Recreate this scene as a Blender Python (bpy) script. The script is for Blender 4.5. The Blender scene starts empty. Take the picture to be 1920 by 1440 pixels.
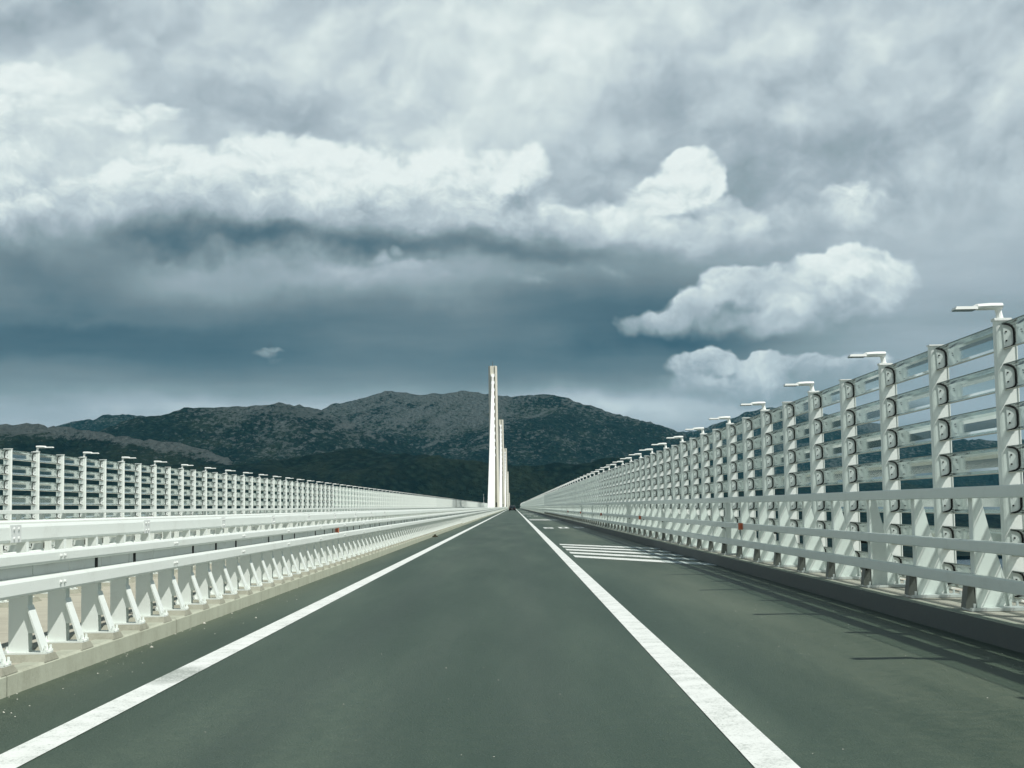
import bpy, bmesh, math, random
import numpy as np
from mathutils import Vector, Matrix

random.seed(7)
RNG = np.random.default_rng(11)
C = bpy.context.scene.collection
SC = bpy.context.scene

# ------------------------------------------------------------------ camera numbers
F = 2850.0            # focal length in photograph pixels (1920 wide)
X0, Y0 = 961.0, 950.0 # where the road runs to
CAM_H = 1.18
ROLL = 0.0157
HAZE = 2.1e-5

def uv(x, y):
    """photograph pixel -> level, roll-free tangent offsets (right, up)"""
    u, v = x - X0, Y0 - y
    return u - ROLL * -v * -1, v - ROLL * u

def at(x, y, dist):
    u, v = uv(x, y)
    return Vector((u / F * dist, dist, CAM_H + v / F * dist))

def drop(y):
    return 0.0 if y < 850 else (y - 850.0) ** 2 / 15700.0

# ------------------------------------------------------------------ helpers
class MB:
    """collects shapes into one mesh"""
    def __init__(s):
        s.v, s.f, s.m = [], [], []
    def add(s, vs, fs, mat=0):
        b = len(s.v)
        s.v += [tuple(p) for p in vs]
        s.f += [tuple(b + i for i in f) for f in fs]
        s.m += [mat] * len(fs)
    def box(s, x0, x1, y0, y1, z0, z1, mat=0):
        s.add([(x0,y0,z0),(x1,y0,z0),(x1,y1,z0),(x0,y1,z0),(x0,y0,z1),(x1,y0,z1),(x1,y1,z1),(x0,y1,z1)],
              [(0,3,2,1),(4,5,6,7),(0,1,5,4),(1,2,6,5),(2,3,7,6),(3,0,4,7)], mat)
    def frustum(s, a, b, z0, z1, mat=0):
        (x0,x1,y0,y1), (p0,p1,q0,q1) = a, b
        s.add([(x0,y0,z0),(x1,y0,z0),(x1,y1,z0),(x0,y1,z0),(p0,q0,z1),(p1,q0,z1),(p1,q1,z1),(p0,q1,z1)],
              [(0,3,2,1),(4,5,6,7),(0,1,5,4),(1,2,6,5),(2,3,7,6),(3,0,4,7)], mat)
    def sweep(s, poly, ys, mat=0, closed=True, dz=None):
        """a cross-section in x,z carried along y, following the deck"""
        n, b = len(poly), len(s.v)
        dz = dz or drop
        for y in ys:
            d = dz(y)
            s.v += [(p[0], y, p[1] - d) for p in poly]
        for i in range(len(ys) - 1):
            for j in range(n if closed else n - 1):
                k = (j + 1) % n
                s.f.append((b + i*n + j, b + i*n + k, b + (i+1)*n + k, b + (i+1)*n + j)); s.m.append(mat)
        if closed:
            s.f.append(tuple(b + j for j in range(n))); s.m.append(mat)
            s.f.append(tuple(b + (len(ys)-1)*n + j for j in reversed(range(n)))); s.m.append(mat)
    def tube(s, pts, rad, n=8, mat=0, sq=1.0):
        b = len(s.v)
        pts = [Vector(p) for p in pts]
        for i, p in enumerate(pts):
            d = (pts[min(i+1, len(pts)-1)] - pts[max(i-1, 0)]).normalized()
            ref = Vector((0,1,0)) if abs(d.y) < .9 else Vector((1,0,0))
            a = d.cross(ref).normalized(); c = d.cross(a)
            r = rad[i] if isinstance(rad, (list, tuple)) else rad
            for k in range(n):
                t = 2*math.pi*k/n
                s.v.append(tuple(p + a*(r*math.cos(t)) + c*(r*sq*math.sin(t))))
        for i in range(len(pts)-1):
            for k in range(n):
                l = (k+1) % n
                s.f.append((b+i*n+k, b+i*n+l, b+(i+1)*n+l, b+(i+1)*n+k)); s.m.append(mat)
        s.f.append(tuple(b+k for k in range(n))); s.m.append(mat)
        e = b + (len(pts)-1)*n
        s.f.append(tuple(e+k for k in reversed(range(n)))); s.m.append(mat)
    def mirror(s):
        s.v = [(-x, y, z) for x, y, z in s.v]
        return s
    def shift(s, dx=0, dy=0, dz=0):
        s.v = [(x+dx, y+dy, z+dz) for x, y, z in s.v]
        return s
    def join(s, o, dx=0, dy=0, dz=0):
        b = len(s.v)
        s.v += [(x+dx, y+dy, z+dz) for x, y, z in o.v]
        s.f += [tuple(b+i for i in f) for f in o.f]
        s.m += o.m
        return s
    def mesh(s, name, mats, smooth=False, recalc=True):
        me = bpy.data.meshes.new(name)
        me.from_pydata(s.v, [], s.f)
        for m in mats: me.materials.append(m)
        me.polygons.foreach_set('material_index', s.m)
        if recalc:
            bm = bmesh.new(); bm.from_mesh(me)
            bmesh.ops.recalc_face_normals(bm, faces=bm.faces[:])
            bm.to_mesh(me); bm.free()
        if smooth:
            me.polygons.foreach_set('use_smooth', [True]*len(me.polygons))
        me.update()
        return me
    def build(s, name, mats, parent=None, loc=(0,0,0), smooth=False, recalc=True):
        if not isinstance(mats, (list, tuple)): mats = [mats]
        return link(name, s.mesh(name, mats, smooth, recalc), parent, loc)

def link(name, me, parent=None, loc=(0,0,0)):
    o = bpy.data.objects.new(name, me); C.objects.link(o)
    o.location = loc
    if parent: o.parent = parent
    return o

def empty(name, loc=(0,0,0)):
    o = bpy.data.objects.new(name, None); C.objects.link(o)
    o.location = loc; o.empty_display_size = .2
    return o

def tag(o, label=None, cat=None, group=None, kind=None):
    if label: o['label'] = label
    if cat: o['category'] = cat
    if group: o['group'] = group
    if kind: o['kind'] = kind
    return o

def copy_tree(o, parent=None):
    c = o.copy(); C.objects.link(c); c.parent = parent
    for ch in o.children: copy_tree(ch, c)
    return c

# ------------------------------------------------------------------ node helper
class S:
    nt = None
    def __init__(s, sock): s.k = sock
    @staticmethod
    def put(inp, v):
        if isinstance(v, S): S.nt.links.new(v.k, inp)
        else: inp.default_value = v
    @staticmethod
    def math(op, a, b=None, c=None, clamp=False):
        n = S.nt.nodes.new('ShaderNodeMath'); n.operation = op; n.use_clamp = clamp
        for i, q in enumerate((a, b, c)):
            if q is not None: S.put(n.inputs[i], q)
        return S(n.outputs[0])
    def __add__(a, b): return S.math('ADD', a, b)
    __radd__ = __add__
    def __sub__(a, b): return S.math('SUBTRACT', a, b)
    def __rsub__(a, b): return S.math('SUBTRACT', b, a)
    def __mul__(a, b): return S.math('MULTIPLY', a, b)
    __rmul__ = __mul__
    def __truediv__(a, b): return S.math('DIVIDE', a, b)
    def clamp(a): return S.math('ADD', a, 0.0, clamp=True)
    def maxi(a, b): return S.math('MAXIMUM', a, b)

def vop(op, a, b=None, scale=None):
    n = S.nt.nodes.new('ShaderNodeVectorMath'); n.operation = op
    S.put(n.inputs[0], a)
    if b is not None: S.put(n.inputs[1], b)
    if scale is not None: S.put(n.inputs[3], scale)
    return S(n.outputs[1] if op in ('DOT_PRODUCT', 'LENGTH', 'DISTANCE') else n.outputs[0])

def sstep(x, lo, hi, a=0.0, b=1.0):
    n = S.nt.nodes.new('ShaderNodeMapRange'); n.interpolation_type = 'SMOOTHSTEP'
    S.put(n.inputs[0], x); S.put(n.inputs[1], lo); S.put(n.inputs[2], hi); S.put(n.inputs[3], a); S.put(n.inputs[4], b)
    return S(n.outputs[0])

def noise(vec, scale, detail=4, rough=.5, color=False, dist=0.0, lac=2.0):
    n = S.nt.nodes.new('ShaderNodeTexNoise'); n.noise_dimensions = '3D'
    S.put(n.inputs['Vector'], vec); S.put(n.inputs['Scale'], scale); S.put(n.inputs['Detail'], detail)
    S.put(n.inputs['Roughness'], rough); S.put(n.inputs['Distortion'], dist); S.put(n.inputs['Lacunarity'], lac)
    return S(n.outputs['Color'] if color else n.outputs[0])

def voro(vec, scale, smooth=None, out='Distance'):
    n = S.nt.nodes.new('ShaderNodeTexVoronoi')
    if smooth is not None:
        n.feature = 'SMOOTH_F1'; S.put(n.inputs['Smoothness'], smooth)
    S.put(n.inputs['Vector'], vec); S.put(n.inputs['Scale'], scale)
    return S(n.outputs[out])

def mixf(t, a, b):
    n = S.nt.nodes.new('ShaderNodeMix'); n.data_type = 'FLOAT'
    S.put(n.inputs[0], t); S.put(n.inputs[2], a); S.put(n.inputs[3], b)
    return S(n.outputs[0])

def mixc(t, a, b):
    n = S.nt.nodes.new('ShaderNodeMix'); n.data_type = 'RGBA'
    S.put(n.inputs[0], t)
    for i, q in ((6, a), (7, b)):
        S.put(n.inputs[i], q if isinstance(q, S) else (*q, 1.0))
    return S(n.outputs[2])

def ramp(x, stops, color=True):
    n = S.nt.nodes.new('ShaderNodeValToRGB'); S.put(n.inputs[0], x)
    e = n.color_ramp.elements
    while len(e) > 1: e.remove(e[-1])
    for i, (p, c) in enumerate(stops):
        q = e[0] if i == 0 else e.new(p)
        q.position = p
        q.color = (*c, 1.0) if isinstance(c, (tuple, list)) else (c, c, c, 1.0)
    return S(n.outputs[0])

def material(name, build):
    m = bpy.data.materials.new(name); m.use_nodes = True
    nt = m.node_tree; S.nt = nt
    b = nt.nodes['Principled BSDF']
    tc = nt.nodes.new('ShaderNodeTexCoord')
    geo = nt.nodes.new('ShaderNodeNewGeometry')
    build(b, S(tc.outputs['Object']), S(geo.outputs['Position']), nt)
    return m

def bump(b, h, strength, dist):
    n = S.nt.nodes.new('ShaderNodeBump')
    n.inputs['Strength'].default_value = strength; n.inputs['Distance'].default_value = dist
    S.put(n.inputs['Height'], h); S.nt.links.new(n.outputs[0], b.inputs['Normal'])

def paint(name, col, rough=.4, dirt=.12, dirtcol=(.35,.34,.28), spec=.5, metal=0.0, scale=2.5):
    def f(b, o, p, nt):
        n1 = noise(p, scale, 6, .65)
        n2 = noise(p, scale*14, 3, .6)
        d = sstep(n1*.75 + n2*.25, .5, .78) * dirt
        S.put(b.inputs['Base Color'], mixc(d, col, dirtcol))
        S.put(b.inputs['Roughness'], rough + n2*.12)
        b.inputs['Metallic'].default_value = metal
        b.inputs['Specular IOR Level'].default_value = spec
    return material(name, f)

# ------------------------------------------------------------------ materials
M = {}
M['white'] = paint('white_paint', (.74,.79,.75), .35, .25)
M['white2'] = paint('white_cast_paint', (.80,.83,.80), .4, .12)
M['plate'] = paint('grey_white_plate', (.62,.655,.64), .5, .3)
M['brk'] = paint('bracket_paint', (.72,.76,.735), .45, .05)
M['galv'] = paint('galvanised_steel', (.13,.14,.125), .5, .6, (.05,.055,.045), metal=.15)
M['black'] = paint('black_rubber', (.008,.010,.010), .7, .05, (.03,.03,.03), spec=.2)
M['cable'] = paint('cable_sheath', (.84,.85,.83), .35, .05)
M['orange'] = paint('orange_reflector', (.62,.17,.08), .4, .3)
M['darkglass'] = paint('lamp_glass', (.10,.14,.13), .15, .1)
M['carpaint'] = paint('black_car_paint', (.012,.014,.016), .2, .2, (.06,.06,.05))
M['carglass'] = paint('car_glass', (.02,.03,.035), .05, .05)
M['redlamp'] = paint('red_tail_lamp', (.10,.012,.01), .2, .1)
M['bolt'] = paint('bolt_head', (.62,.65,.63), .45, .3)

def _conc(col, dark, sc=1.5, joint=None):
    def f(b, o, p, nt):
        n1 = noise(p, sc, 8, .65); n2 = noise(p, sc*22, 4, .7)
        streak = noise(vop('MULTIPLY', p, (3.0, 3.0, .35)), sc*1.4, 5, .6)
        t = sstep(n1*.5 + streak*.3 + n2*.2, .42, .66)
        c = mixc(t*.75, col, dark)
        if joint:
            sep = nt.nodes.new('ShaderNodeSeparateXYZ'); S.put(sep.inputs[0], p)
            fr = S.math('PINGPONG', S(sep.outputs[1]) + (n2 - .5)*.012, joint*.5)
            line = sstep(fr, .004, .012, 1.0, 0.0)
            c = mixc(line*.75, c, tuple(q*.25 for q in dark))
        S.put(b.inputs['Base Color'], c)
        S.put(b.inputs['Roughness'], .85)
        b.inputs['Specular IOR Level'].default_value = .25
        bump(b, n2 + n1*.6, .35, .01)
    return f
M['conc'] = material('kerb_concrete', _conc((.43,.455,.365), (.30,.31,.24), 1.5, 5.0))
M['conc2'] = material('median_concrete', _conc((.44,.425,.345), (.33,.315,.25), .8, 1.5))
M['conc3'] = material('footway_concrete', _conc((.52,.49,.42), (.38,.36,.30), .9, 2.0))
M['edge'] = paint('dark_edge_steel', (.060,.078,.080), .55, .5, (.10,.10,.085), scale=1.2)
M['foot'] = material('footing_concrete', _conc((.33,.335,.27), (.20,.20,.155), 3.0))
M['pylon'] = material('pylon_concrete', _conc((.72,.70,.60), (.56,.55,.47), .25))

def _asphalt(b, o, p, nt):
    sep = nt.nodes.new('ShaderNodeSeparateXYZ'); S.put(sep.inputs[0], p)
    px = S(sep.outputs[0])
    fine = noise(p, 75, 4, .8)
    mid = noise(p, 9, 5, .6)
    lng = noise(vop('MULTIPLY', p, (1.0, .09, 1.0)), .9, 5, .55)
    grain = voro(p, 95)
    t = (fine*.42 + mid*.18 + lng*.40)
    c = ramp(t, [(.34, (.018,.037,.024)), (.5, (.044,.071,.049)), (.64, (.102,.137,.099))])
    # dusty brownish shoulders
    edge = (sstep(px, 1.35, 2.6) + sstep(px, -2.6, -3.3)).clamp()
    c = mixc(edge * sstep(lng*.6 + mid*.4, .30, .62) * .6, c, (.104,.126,.088))
    # paler dust in the shoulder, darker wheel paths
    wheel = sstep(S.math('ABSOLUTE', S.math('ABSOLUTE', px + .63) - .78), .0, .42, 1.0, 0.0)
    c = mixc(wheel * .26, c, (.045,.062,.05))
    oily = sstep(S.math('ABSOLUTE', px + .63), .0, .40, 1.0, 0.0) * sstep(lng, .4, .65)
    c = mixc(oily * .38, c, (.048,.066,.052))
    stone = sstep(voro(p, 38), .0, .085, 1.0, 0.0) * sstep(noise(p, 3.1, 2), .52, .62)
    c = mixc(stone * .6, c, (.24,.27,.23))
    S.put(b.inputs['Base Color'], c)
    S.put(b.inputs['Roughness'], mixf(mid, .42, .58))
    b.inputs['Specular IOR Level'].default_value = .34
    bump(b, fine*.6 + grain*.7, .5, .006)
M['asphalt'] = material('asphalt', _asphalt)

def _line(b, o, p, nt):
    n1 = noise(p, 55, 4, .75); n2 = noise(p, 4, 5, .65)
    grit = voro(p, 120)
    wear = sstep(n1*.62 + n2*.38 + grit*.06, .52, .68)
    d = vop('LENGTH', vop('MULTIPLY', vop('SUBTRACT', p, (-2.45, 11.15, 0.0)), (4.5, 1.6, 0.0)))
    patch = sstep(d, .55, 1.15, 1.0, 0.0) * sstep(n1*.7 + n2*.3, .36, .52)
    c = mixc(sstep(n2, .35, .7)*.5, (.80,.83,.80), (.66,.70,.66))
    c = mixc((wear*.62).maxi(patch*.75), c, (.20,.235,.205))
    S.put(b.inputs['Base Color'], c)
    S.put(b.inputs['Roughness'], .6)
    bump(b, n1 + grit*.5, .4, .004)
M['line'] = material('road_line_paint', _line)

def _glass(b, o, p, nt):
    nt.nodes.remove(b)
    out = [n for n in nt.nodes if n.type == 'OUTPUT_MATERIAL'][0]
    tr = nt.nodes.new('ShaderNodeBsdfTransparent'); tr.inputs[0].default_value = (.72,.79,.775,1)
    gl = nt.nodes.new('ShaderNodeBsdfGlossy'); gl.inputs['Roughness'].default_value = .10
    gl.inputs[0].default_value = (.92,.97,.95,1)
    df = nt.nodes.new('ShaderNodeBsdfDiffuse'); df.inputs[0].default_value = (.60,.64,.62,1)
    tl = nt.nodes.new('ShaderNodeBsdfTranslucent'); tl.inputs[0].default_value = (.6,.64,.62,1)
    ad = nt.nodes.new('ShaderNodeMixShader'); ad.inputs[0].default_value = .5
    nt.links.new(df.outputs[0], ad.inputs[1]); nt.links.new(tl.outputs[0], ad.inputs[2])
    fr = nt.nodes.new('ShaderNodeFresnel'); fr.inputs[0].default_value = 1.5
    m1 = nt.nodes.new('ShaderNodeMixShader'); m2 = nt.nodes.new('ShaderNodeMixShader')
    streak = noise(vop('MULTIPLY', p, (1.0, .15, 9.0)), 3.0, 5, .6)
    S.put(m1.inputs[0], sstep(streak, .3, .8, .10, .24))
    nt.links.new(tr.outputs[0], m1.inputs[1]); nt.links.new(ad.outputs[0], m1.inputs[2])
    S.put(m2.inputs[0], (S(fr.outputs[0]) * .72 + .01).clamp())
    nt.links.new(m1.outputs[0], m2.inputs[1]); nt.links.new(gl.outputs[0], m2.inputs[2])
    nt.links.new(m2.outputs[0], out.inputs[0])
M['glass'] = material('screen_glass', _glass)
M['gedge'] = paint('glass_edge', (.16,.21,.19), .3, .2)
M['lip'] = paint('pale_seal', (.55,.55,.46), .5, .3)

def _hill(b, o, p, nt):
    sep = nt.nodes.new('ShaderNodeSeparateXYZ'); S.put(sep.inputs[0], p)
    z = S(sep.outputs[2])
    big = noise(p, .0022, 4, .55)
    med = noise(vop('MULTIPLY', p, (1.0, .5, 2.0)), .010, 7, .64)
    sml = noise(vop('MULTIPLY', p, (1.0, .40, 1.6)), .080, 5, .74)
    dia = nt.nodes.new('ShaderNodeVectorRotate'); dia.rotation_type = 'Y_AXIS'; dia.inputs['Angle'].default_value = math.radians(32)
    S.put(dia.inputs['Vector'], p)
    scree = noise(vop('MULTIPLY', S(dia.outputs[0]), (.22, .35, 1.6)), .022, 5, .6)
    alt = sstep(z, 5.0, 150.0)
    an = nt.nodes.new('ShaderNodeAttribute'); an.attribute_name = 'limestone'
    lime = S(an.outputs['Fac'])
    frac = (big - .5)*1.0 + .285 + alt*.26 + med*.55 + lime*.30
    rock = sstep(sml*1.0 + frac*.55, .95, 1.06)
    outc = sstep(scree*.55 + sml*.35 + (big - .5)*.45 + (alt - .5)*.10 + lime*.17, .555, .61)
    rock = (rock*.8).maxi(outc)
    tree = sstep(voro(p, .075), .1, .7)
    green = mixc(tree, (.019,.041,.030), (.005,.016,.014))
    green = mixc(sstep(med*.6 + big*.4, .47, .60)*.7, green, (.034,.052,.030))  # paler grass-green patches, coloured in to suggest sunlit slopes
    rk = mixc(noise(p, .10, 4, .7), (.225,.252,.240), (.080,.102,.104))
    S.put(b.inputs['Base Color'], mixc(rock*.85, green, rk))
    S.put(b.inputs['Roughness'], .95)
    b.inputs['Specular IOR Level'].default_value = .1
    bump(b, sml*2.0 + noise(p, .16, 5, .75)*1.3 + tree*-.8 + med*2.0, 1.0, 14.0)
M['hill'] = material('hill_scrub_and_limestone', _hill)

def _sea(b, o, p, nt):
    S.put(b.inputs['Base Color'], mixc(noise(p, .004, 3), (.004,.022,.036), (.010,.040,.055)))
    b.inputs['Roughness'].default_value = .14
    b.inputs['IOR'].default_value = 1.33
    w = noise(vop('MULTIPLY', p, (1.0, .6, 1.0)), .12, 6, .65)
    bump(b, w, .6, 2.2)
M['sea'] = material('sea_water', _sea)

# ------------------------------------------------------------------ the bridge deck and road
YS = [-25.0, 60.0, 200.0, 500.0, 850.0] + [850.0 + 40*i for i in range(1, 24)]

def strip(name, poly, mat, kind='structure', ys=YS):
    m = MB(); m.sweep(poly, ys)
    o = m.build(name, mat); tag(o, kind=kind); return o

XB = 4.76          # road face of the screen beside our carriageway
XL = -13.40        # road face of the far screen
MED = -4.70        # axis of the bridge
strip('bridge_deck', [(-14.2,-.06),(5.55,-.06),(5.3,-.6),(1.0,-1.2),(-.6,-4.6),(-8.8,-4.6),(-10.2,-1.2),(-14.0,-.6)], M['pylon'])
def sheet(name, x0, x1, z, mat, ys=YS):
    m = MB(); m.sweep([(x0, z), (x1, z)], ys, closed=False)
    o = m.build(name, mat, recalc=False)
    tag(o, kind='structure'); return o
sheet('road', -3.40, 3.95, 0.0, M['asphalt'])
sheet('road', -12.6, -6.0, 0.0, M['asphalt'])
strip('kerb', [(-3.31,-.05),(-3.31,.128),(-3.33,.143),(-3.47,.143),(-3.47,-.05)], M['conc'])
strip('median', [(-3.473,-.04),(-3.473,.138),(-5.927,.138),(-5.927,-.04)], M['conc2'])
strip('kerb', [(-5.93,-.05),(-5.93,.143),(-6.09,.143),(-6.09,-.05)], M['conc'])
strip('kerb', [(3.88,-.05),(3.88,.186),(3.8975,.186),(3.8975,-.05)], M['edge'])
strip('kerb', [(3.90,-.05),(3.90,.181),(3.907,.188),(4.02,.188),(4.02,-.05)], M['conc'])
strip('footway', [(4.023,-.04),(4.023,.184),(5.5,.184),(5.5,-.04)], M['conc3'])
strip('kerb', [(-12.5,-.05),(-12.5,.188),(-12.64,.188),(-12.64,-.05)], M['conc'])
strip('footway', [(-12.643,-.04),(-12.643,.184),(-14.1,.184),(-14.1,-.04)], M['conc3'])

# edge lines and hatching
sheet('edge_line', -2.545, -2.335, .004, M['line'])
sheet('edge_line', 1.058, 1.257, .004, M['line'])
sheet('edge_line', -7.05, -6.85, .004, M['line'])
sheet('edge_line', -10.7, -10.5, .004, M['line'])
def hatch(y0, n=5, pitch=2.78, lean=-6.0, wid=1.35):
    for i in range(n):
        y = y0 - i*pitch
        m = MB(); m.add([(1.40, y, .004), (3.86, y+lean, .004), (3.86, y+lean+wid, .004), (1.40, y+wid, .004)], [(0,1,2,3)])
        tag(m.build('hatch_stripe', M['line'], recalc=False), kind='structure')
hatch(46.2); hatch(141.0); hatch(246.0); hatch(345.0)
# SOS lettering painted in the lay-by, stretched along the road
GL = {'S': ['111','100','111','001','111'], 'O': ['111','101','101','101','111']}
def lettering(y0, h=4.6, xs=(1.62, 2.44, 3.26), w=.50):
    m = MB()
    for ch, x in zip('SOS', xs):
        for r, row in enumerate(GL[ch]):
            for c_, q in enumerate(row):
                if q == '1':
                    xa, ya = x + c_*w/3, y0 + (4-r)*h/5
                    m.add([(xa,ya,.004),(xa+w/3,ya,.004),(xa+w/3,ya+h/5,.004),(xa,ya+h/5,.004)], [(0,1,2,3)])
    tag(m.build('road_lettering', M['line'], recalc=False), kind='structure')
lettering(80.5); lettering(183.0)

# ------------------------------------------------------------------ glass wind screens
PITCH, ROWS, ZT = .404, 7, 2.905
ROWZ = [ZT - i*PITCH for i in range(ROWS)]       # top of every glass louver
GP = [(.93*a_, b_) for a_, b_ in [(.086,-.002),(.142,-.012),(.178,-.029),(.197,-.056),(.203,-.095),(.203,-.188),(.193,-.216),(.162,-.235),(.096,-.252)]]

def post_body():
    m = MB()
    nose = [(.042 - .042*math.cos(t), .042*math.sin(t)) for t in [math.radians(a) for a in (-90,-60,-30,0,30,60,90)]]
    pl = [(x, y) for x, y in nose] + [(.208, .042), (.208, -.042)]
    z0, z1 = .205, 2.93
    n = len(pl)
    m.add([(x,y,z0) for x,y in pl] + [(x,y,z1) for x,y in pl],
          [tuple(range(n)), tuple(n+i for i in range(n))] + [(i,(i+1)%n,n+(i+1)%n,n+i) for i in range(n)])
    m.box(.2085, .219, -.052, .052, z0, z1)            # back flange
    m.box(-.02, .25, -.10, .10, .186, .205)           # foot plate
    return m
def post_cap():
    m = MB(); m.box(.002, .224, -.062, .062, 2.931, 2.945); return m
def end_plate(zt, seal=True):
    """the plate that carries one louver, with its black C-shaped seal and two bolts"""
    m = MB()
    inner = [(x, z) for x, z in GP]
    poly = inner
    y1, y0 = -.0425, -.054
    n = len(poly)
    m.add([(x,y1,zt+z) for x,z in poly] + [(x,y0,zt+z) for x,z in poly],
          [tuple(range(n)), tuple(n+i for i in range(n))] + [(i,(i+1)%n,n+(i+1)%n,n+i) for i in range(n)], 0)
    # outer collar, leaving a slot filled by the seal
    t = .0175
    pts = [Vector(p) for p in GP]
    def off(k, d):
        a = pts[max(k-1,0)]; c = pts[min(k+1,len(pts)-1)]
        dr = (c-a).normalized(); nn = Vector((dr.y, -dr.x))
        if nn.x < 0 and k not in (0,1,len(pts)-2,len(pts)-1): nn = -nn
        return pts[k] - Vector((dr.y,-dr.x))*d*-1 if False else pts[k] + Vector((-dr.y, dr.x))*d
    if seal:
        a = [off(k, -t*.6) for k in range(len(pts))]; b = [off(k, t*.4) for k in range(len(pts))]
        for ya, yb, mi in ((-.0425, -.068, 1),):
            vs = []
            for q in range(len(pts)):
                vs += [(a[q].x,ya,zt+a[q].y),(b[q].x,ya,zt+b[q].y),(b[q].x,yb,zt+b[q].y),(a[q].x,yb,zt+a[q].y)]
            fs = []
            for q in range(len(pts)-1):
                for e in range(4):
                    fs.append((q*4+e, q*4+(e+1)%4, (q+1)*4+(e+1)%4, (q+1)*4+e))
            fs += [(0,1,2,3), tuple((len(pts)-1)*4+e for e in (3,2,1,0))]
            m.add(vs, fs, mi)
        for bz in (-.085, -.175):
            m.tube([(.110,-.0535,zt+bz),(.110,-.063,zt+bz)], .0085, 8, 1)
    return m
def louver(y0, y1, zt, edges=True, ys=None):
    m = MB()
    ys = ys or [y0, y1]
    m.sweep([(x, zt+z) for x, z in GP], ys, 0, closed=False)
    if edges:
        e = GP[0]; g = GP[-1]
        m.sweep([(e[0]-.004,zt+e[1]-.004),(e[0]+.004,zt+e[1]-.004),(e[0]+.004,zt+e[1]+.005),(e[0]-.004,zt+e[1]+.005)], ys, 1)
        m.sweep([(g[0]-.007,zt+g[1]-.010),(g[0]+.006,zt+g[1]-.010),(g[0]+.006,zt+g[1]+.001),(g[0]-.007,zt+g[1]+.001)], ys, 2)
    return m

def wind_screen(x, side, ys, label, nd_from):
    """side=+1: stands to the right of the road it faces"""
    fx = (lambda m: m) if side > 0 else (lambda m: m.mirror())
    root = tag(empty('wind_barrier', (x, 0, 0)), label, 'wind barrier', 'glass louver screens along the bridge edges')
    body = fx(post_body()).mesh('post', [M['white']])
    cap = fx(post_cap()).mesh('cap', [M['white2']])
    plates = [fx(end_plate(z)).mesh('louver_bracket', [M['brk'], M['black']]) for z in ROWZ]
    npost, nfull = 100, 36
    gm = [M['glass'], M['gedge'], M['lip']]
    step = ys[1] - ys[0]
    rest = MB()
    far_post = fx(post_body()); 
    for z in ROWZ: far_post.join(fx(end_plate(z, False)))
    lm = [fx(louver(.02, step-.02, z)).mesh('glass_louver', gm) for z in ROWZ]
    nl = 14
    simple = far_post.mesh('post', [M['white'], M['black']])
    for i, y in enumerate(ys):
        if i < npost:
            if i < nfull:
                p = link('post', body, root, (0, y, 0))
                link('cap', cap, p)
                for q in plates: link('louver_bracket', q, p)
            else:
                link('post', simple, root, (0, y, 0))
        else:
            b = MB(); b.box(*((0,.19) if side > 0 else (-.19,0)), -.05, .05, .2, 2.93)
            rest.join(b, 0, y, -drop(y))
        if i < nl and i + 1 < len(ys):
            for z_, me in zip(ROWZ, lm): link('glass_louver', me, root, (0, y, 0))
    tag(rest.build('post', M['white'], root), kind='stuff')
    far = MB()
    sy = [ys[nl]+.02, 200, 500, 850] + [850+40*i for i in range(1, 40) if 850+40*i < ys[-1]]
    for z in ROWZ: far.join(fx(louver(0, 0, z, True, sy)))
    tag(far.build('glass_louver', gm, root), kind='stuff')
    return root

STEP = 2.36
yr = [14.92 + STEP*k for k in range(-5, 420)]
yl = [40.72 + STEP*k for k in range(-4, 330)]
wr = wind_screen(XB, 1, yr, 'tall white posts with glass louvers beside the striped hard shoulder', 0)
wl = wind_screen(XL, -1, yl, 'lower looking row of white posts and glass louvers beyond the median guardrail', 0)
# service door in the far screen
d = MB(); d.box(-.16, .0, -.45, .45, .2, 2.95)
d.build('service_door', M['galv'], wl, (.02, 357, 0))

# ------------------------------------------------------------------ lamps on every second post
def lamp_parts():
    stem = MB()
    stem.box(.0, .17, -.058, .058, 2.9455, 2.957)
    stem.tube([(.07,0,2.957),(.068,0,2.99),(.062,0,3.03),(.05,0,3.062)], [.040,.034,.032,.036], 10)
    arm = MB()
    arm.tube([(.100,0,3.078),(.090,0,3.079),(-.02,0,3.078),(-.155,0,3.073),(-.188,0,3.067)], [.014,.034,.036,.032,.018], 12, sq=2.2)
    head = MB()
    head.frustum((-.385,-.160,-.078,.078), (-.368,-.165,-.072,.072), 3.046, 3.076, 0)
    head.box(-.376, -.18, -.066, .066, 3.038, 3.0465, 1)
    return stem, arm, head
LAMP_GROUP = 'small white lamps on top of the screen posts'
def lamps(x, side, ys, where, ordinals, rest_label):
    fx = (lambda m: m) if side > 0 else (lambda m: m.mirror())
    st, ar, hd = lamp_parts()
    one = MB()
    for q in lamp_parts(): one.join(fx(q))
    one = one.mesh('street_lamp', [M['white2'], M['darkglass']])
    st = fx(st).mesh('lamp_stem', [M['white2']]); ar = fx(ar).mesh('lamp_arm', [M['white2']])
    hd = fx(hd).mesh('lamp_head', [M['white2'], M['darkglass']])
    rest = MB(); n = 0
    for i, y in enumerate(ys):
        if i >= 130:
            b = MB(); b.box(-.44, .09, -.06, .06, 3.03, 3.09); b.box(0, .1, -.05, .05, 2.93, 3.04)
            rest.join(fx(b), 0, y, -drop(y)); continue
        if i < 30:
            o = empty('street_lamp', (x, y, 0))
            link('lamp_stem', st, o); link('lamp_arm', ar, o); link('lamp_head', hd, o)
        else:
            o = link('street_lamp', one, None, (x, y, 0))
        lab = (ordinals[i] % where) if i < len(ordinals) else rest_label
        tag(o, lab, 'lamp', LAMP_GROUP)
    o = rest.build('street_lamp', M['white2'], None, (x, 0, 0))
    tag(o, rest_label.replace('tiny white lamp', 'far off tiny white lamps'), 'lamp', LAMP_GROUP, 'stuff')
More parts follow.
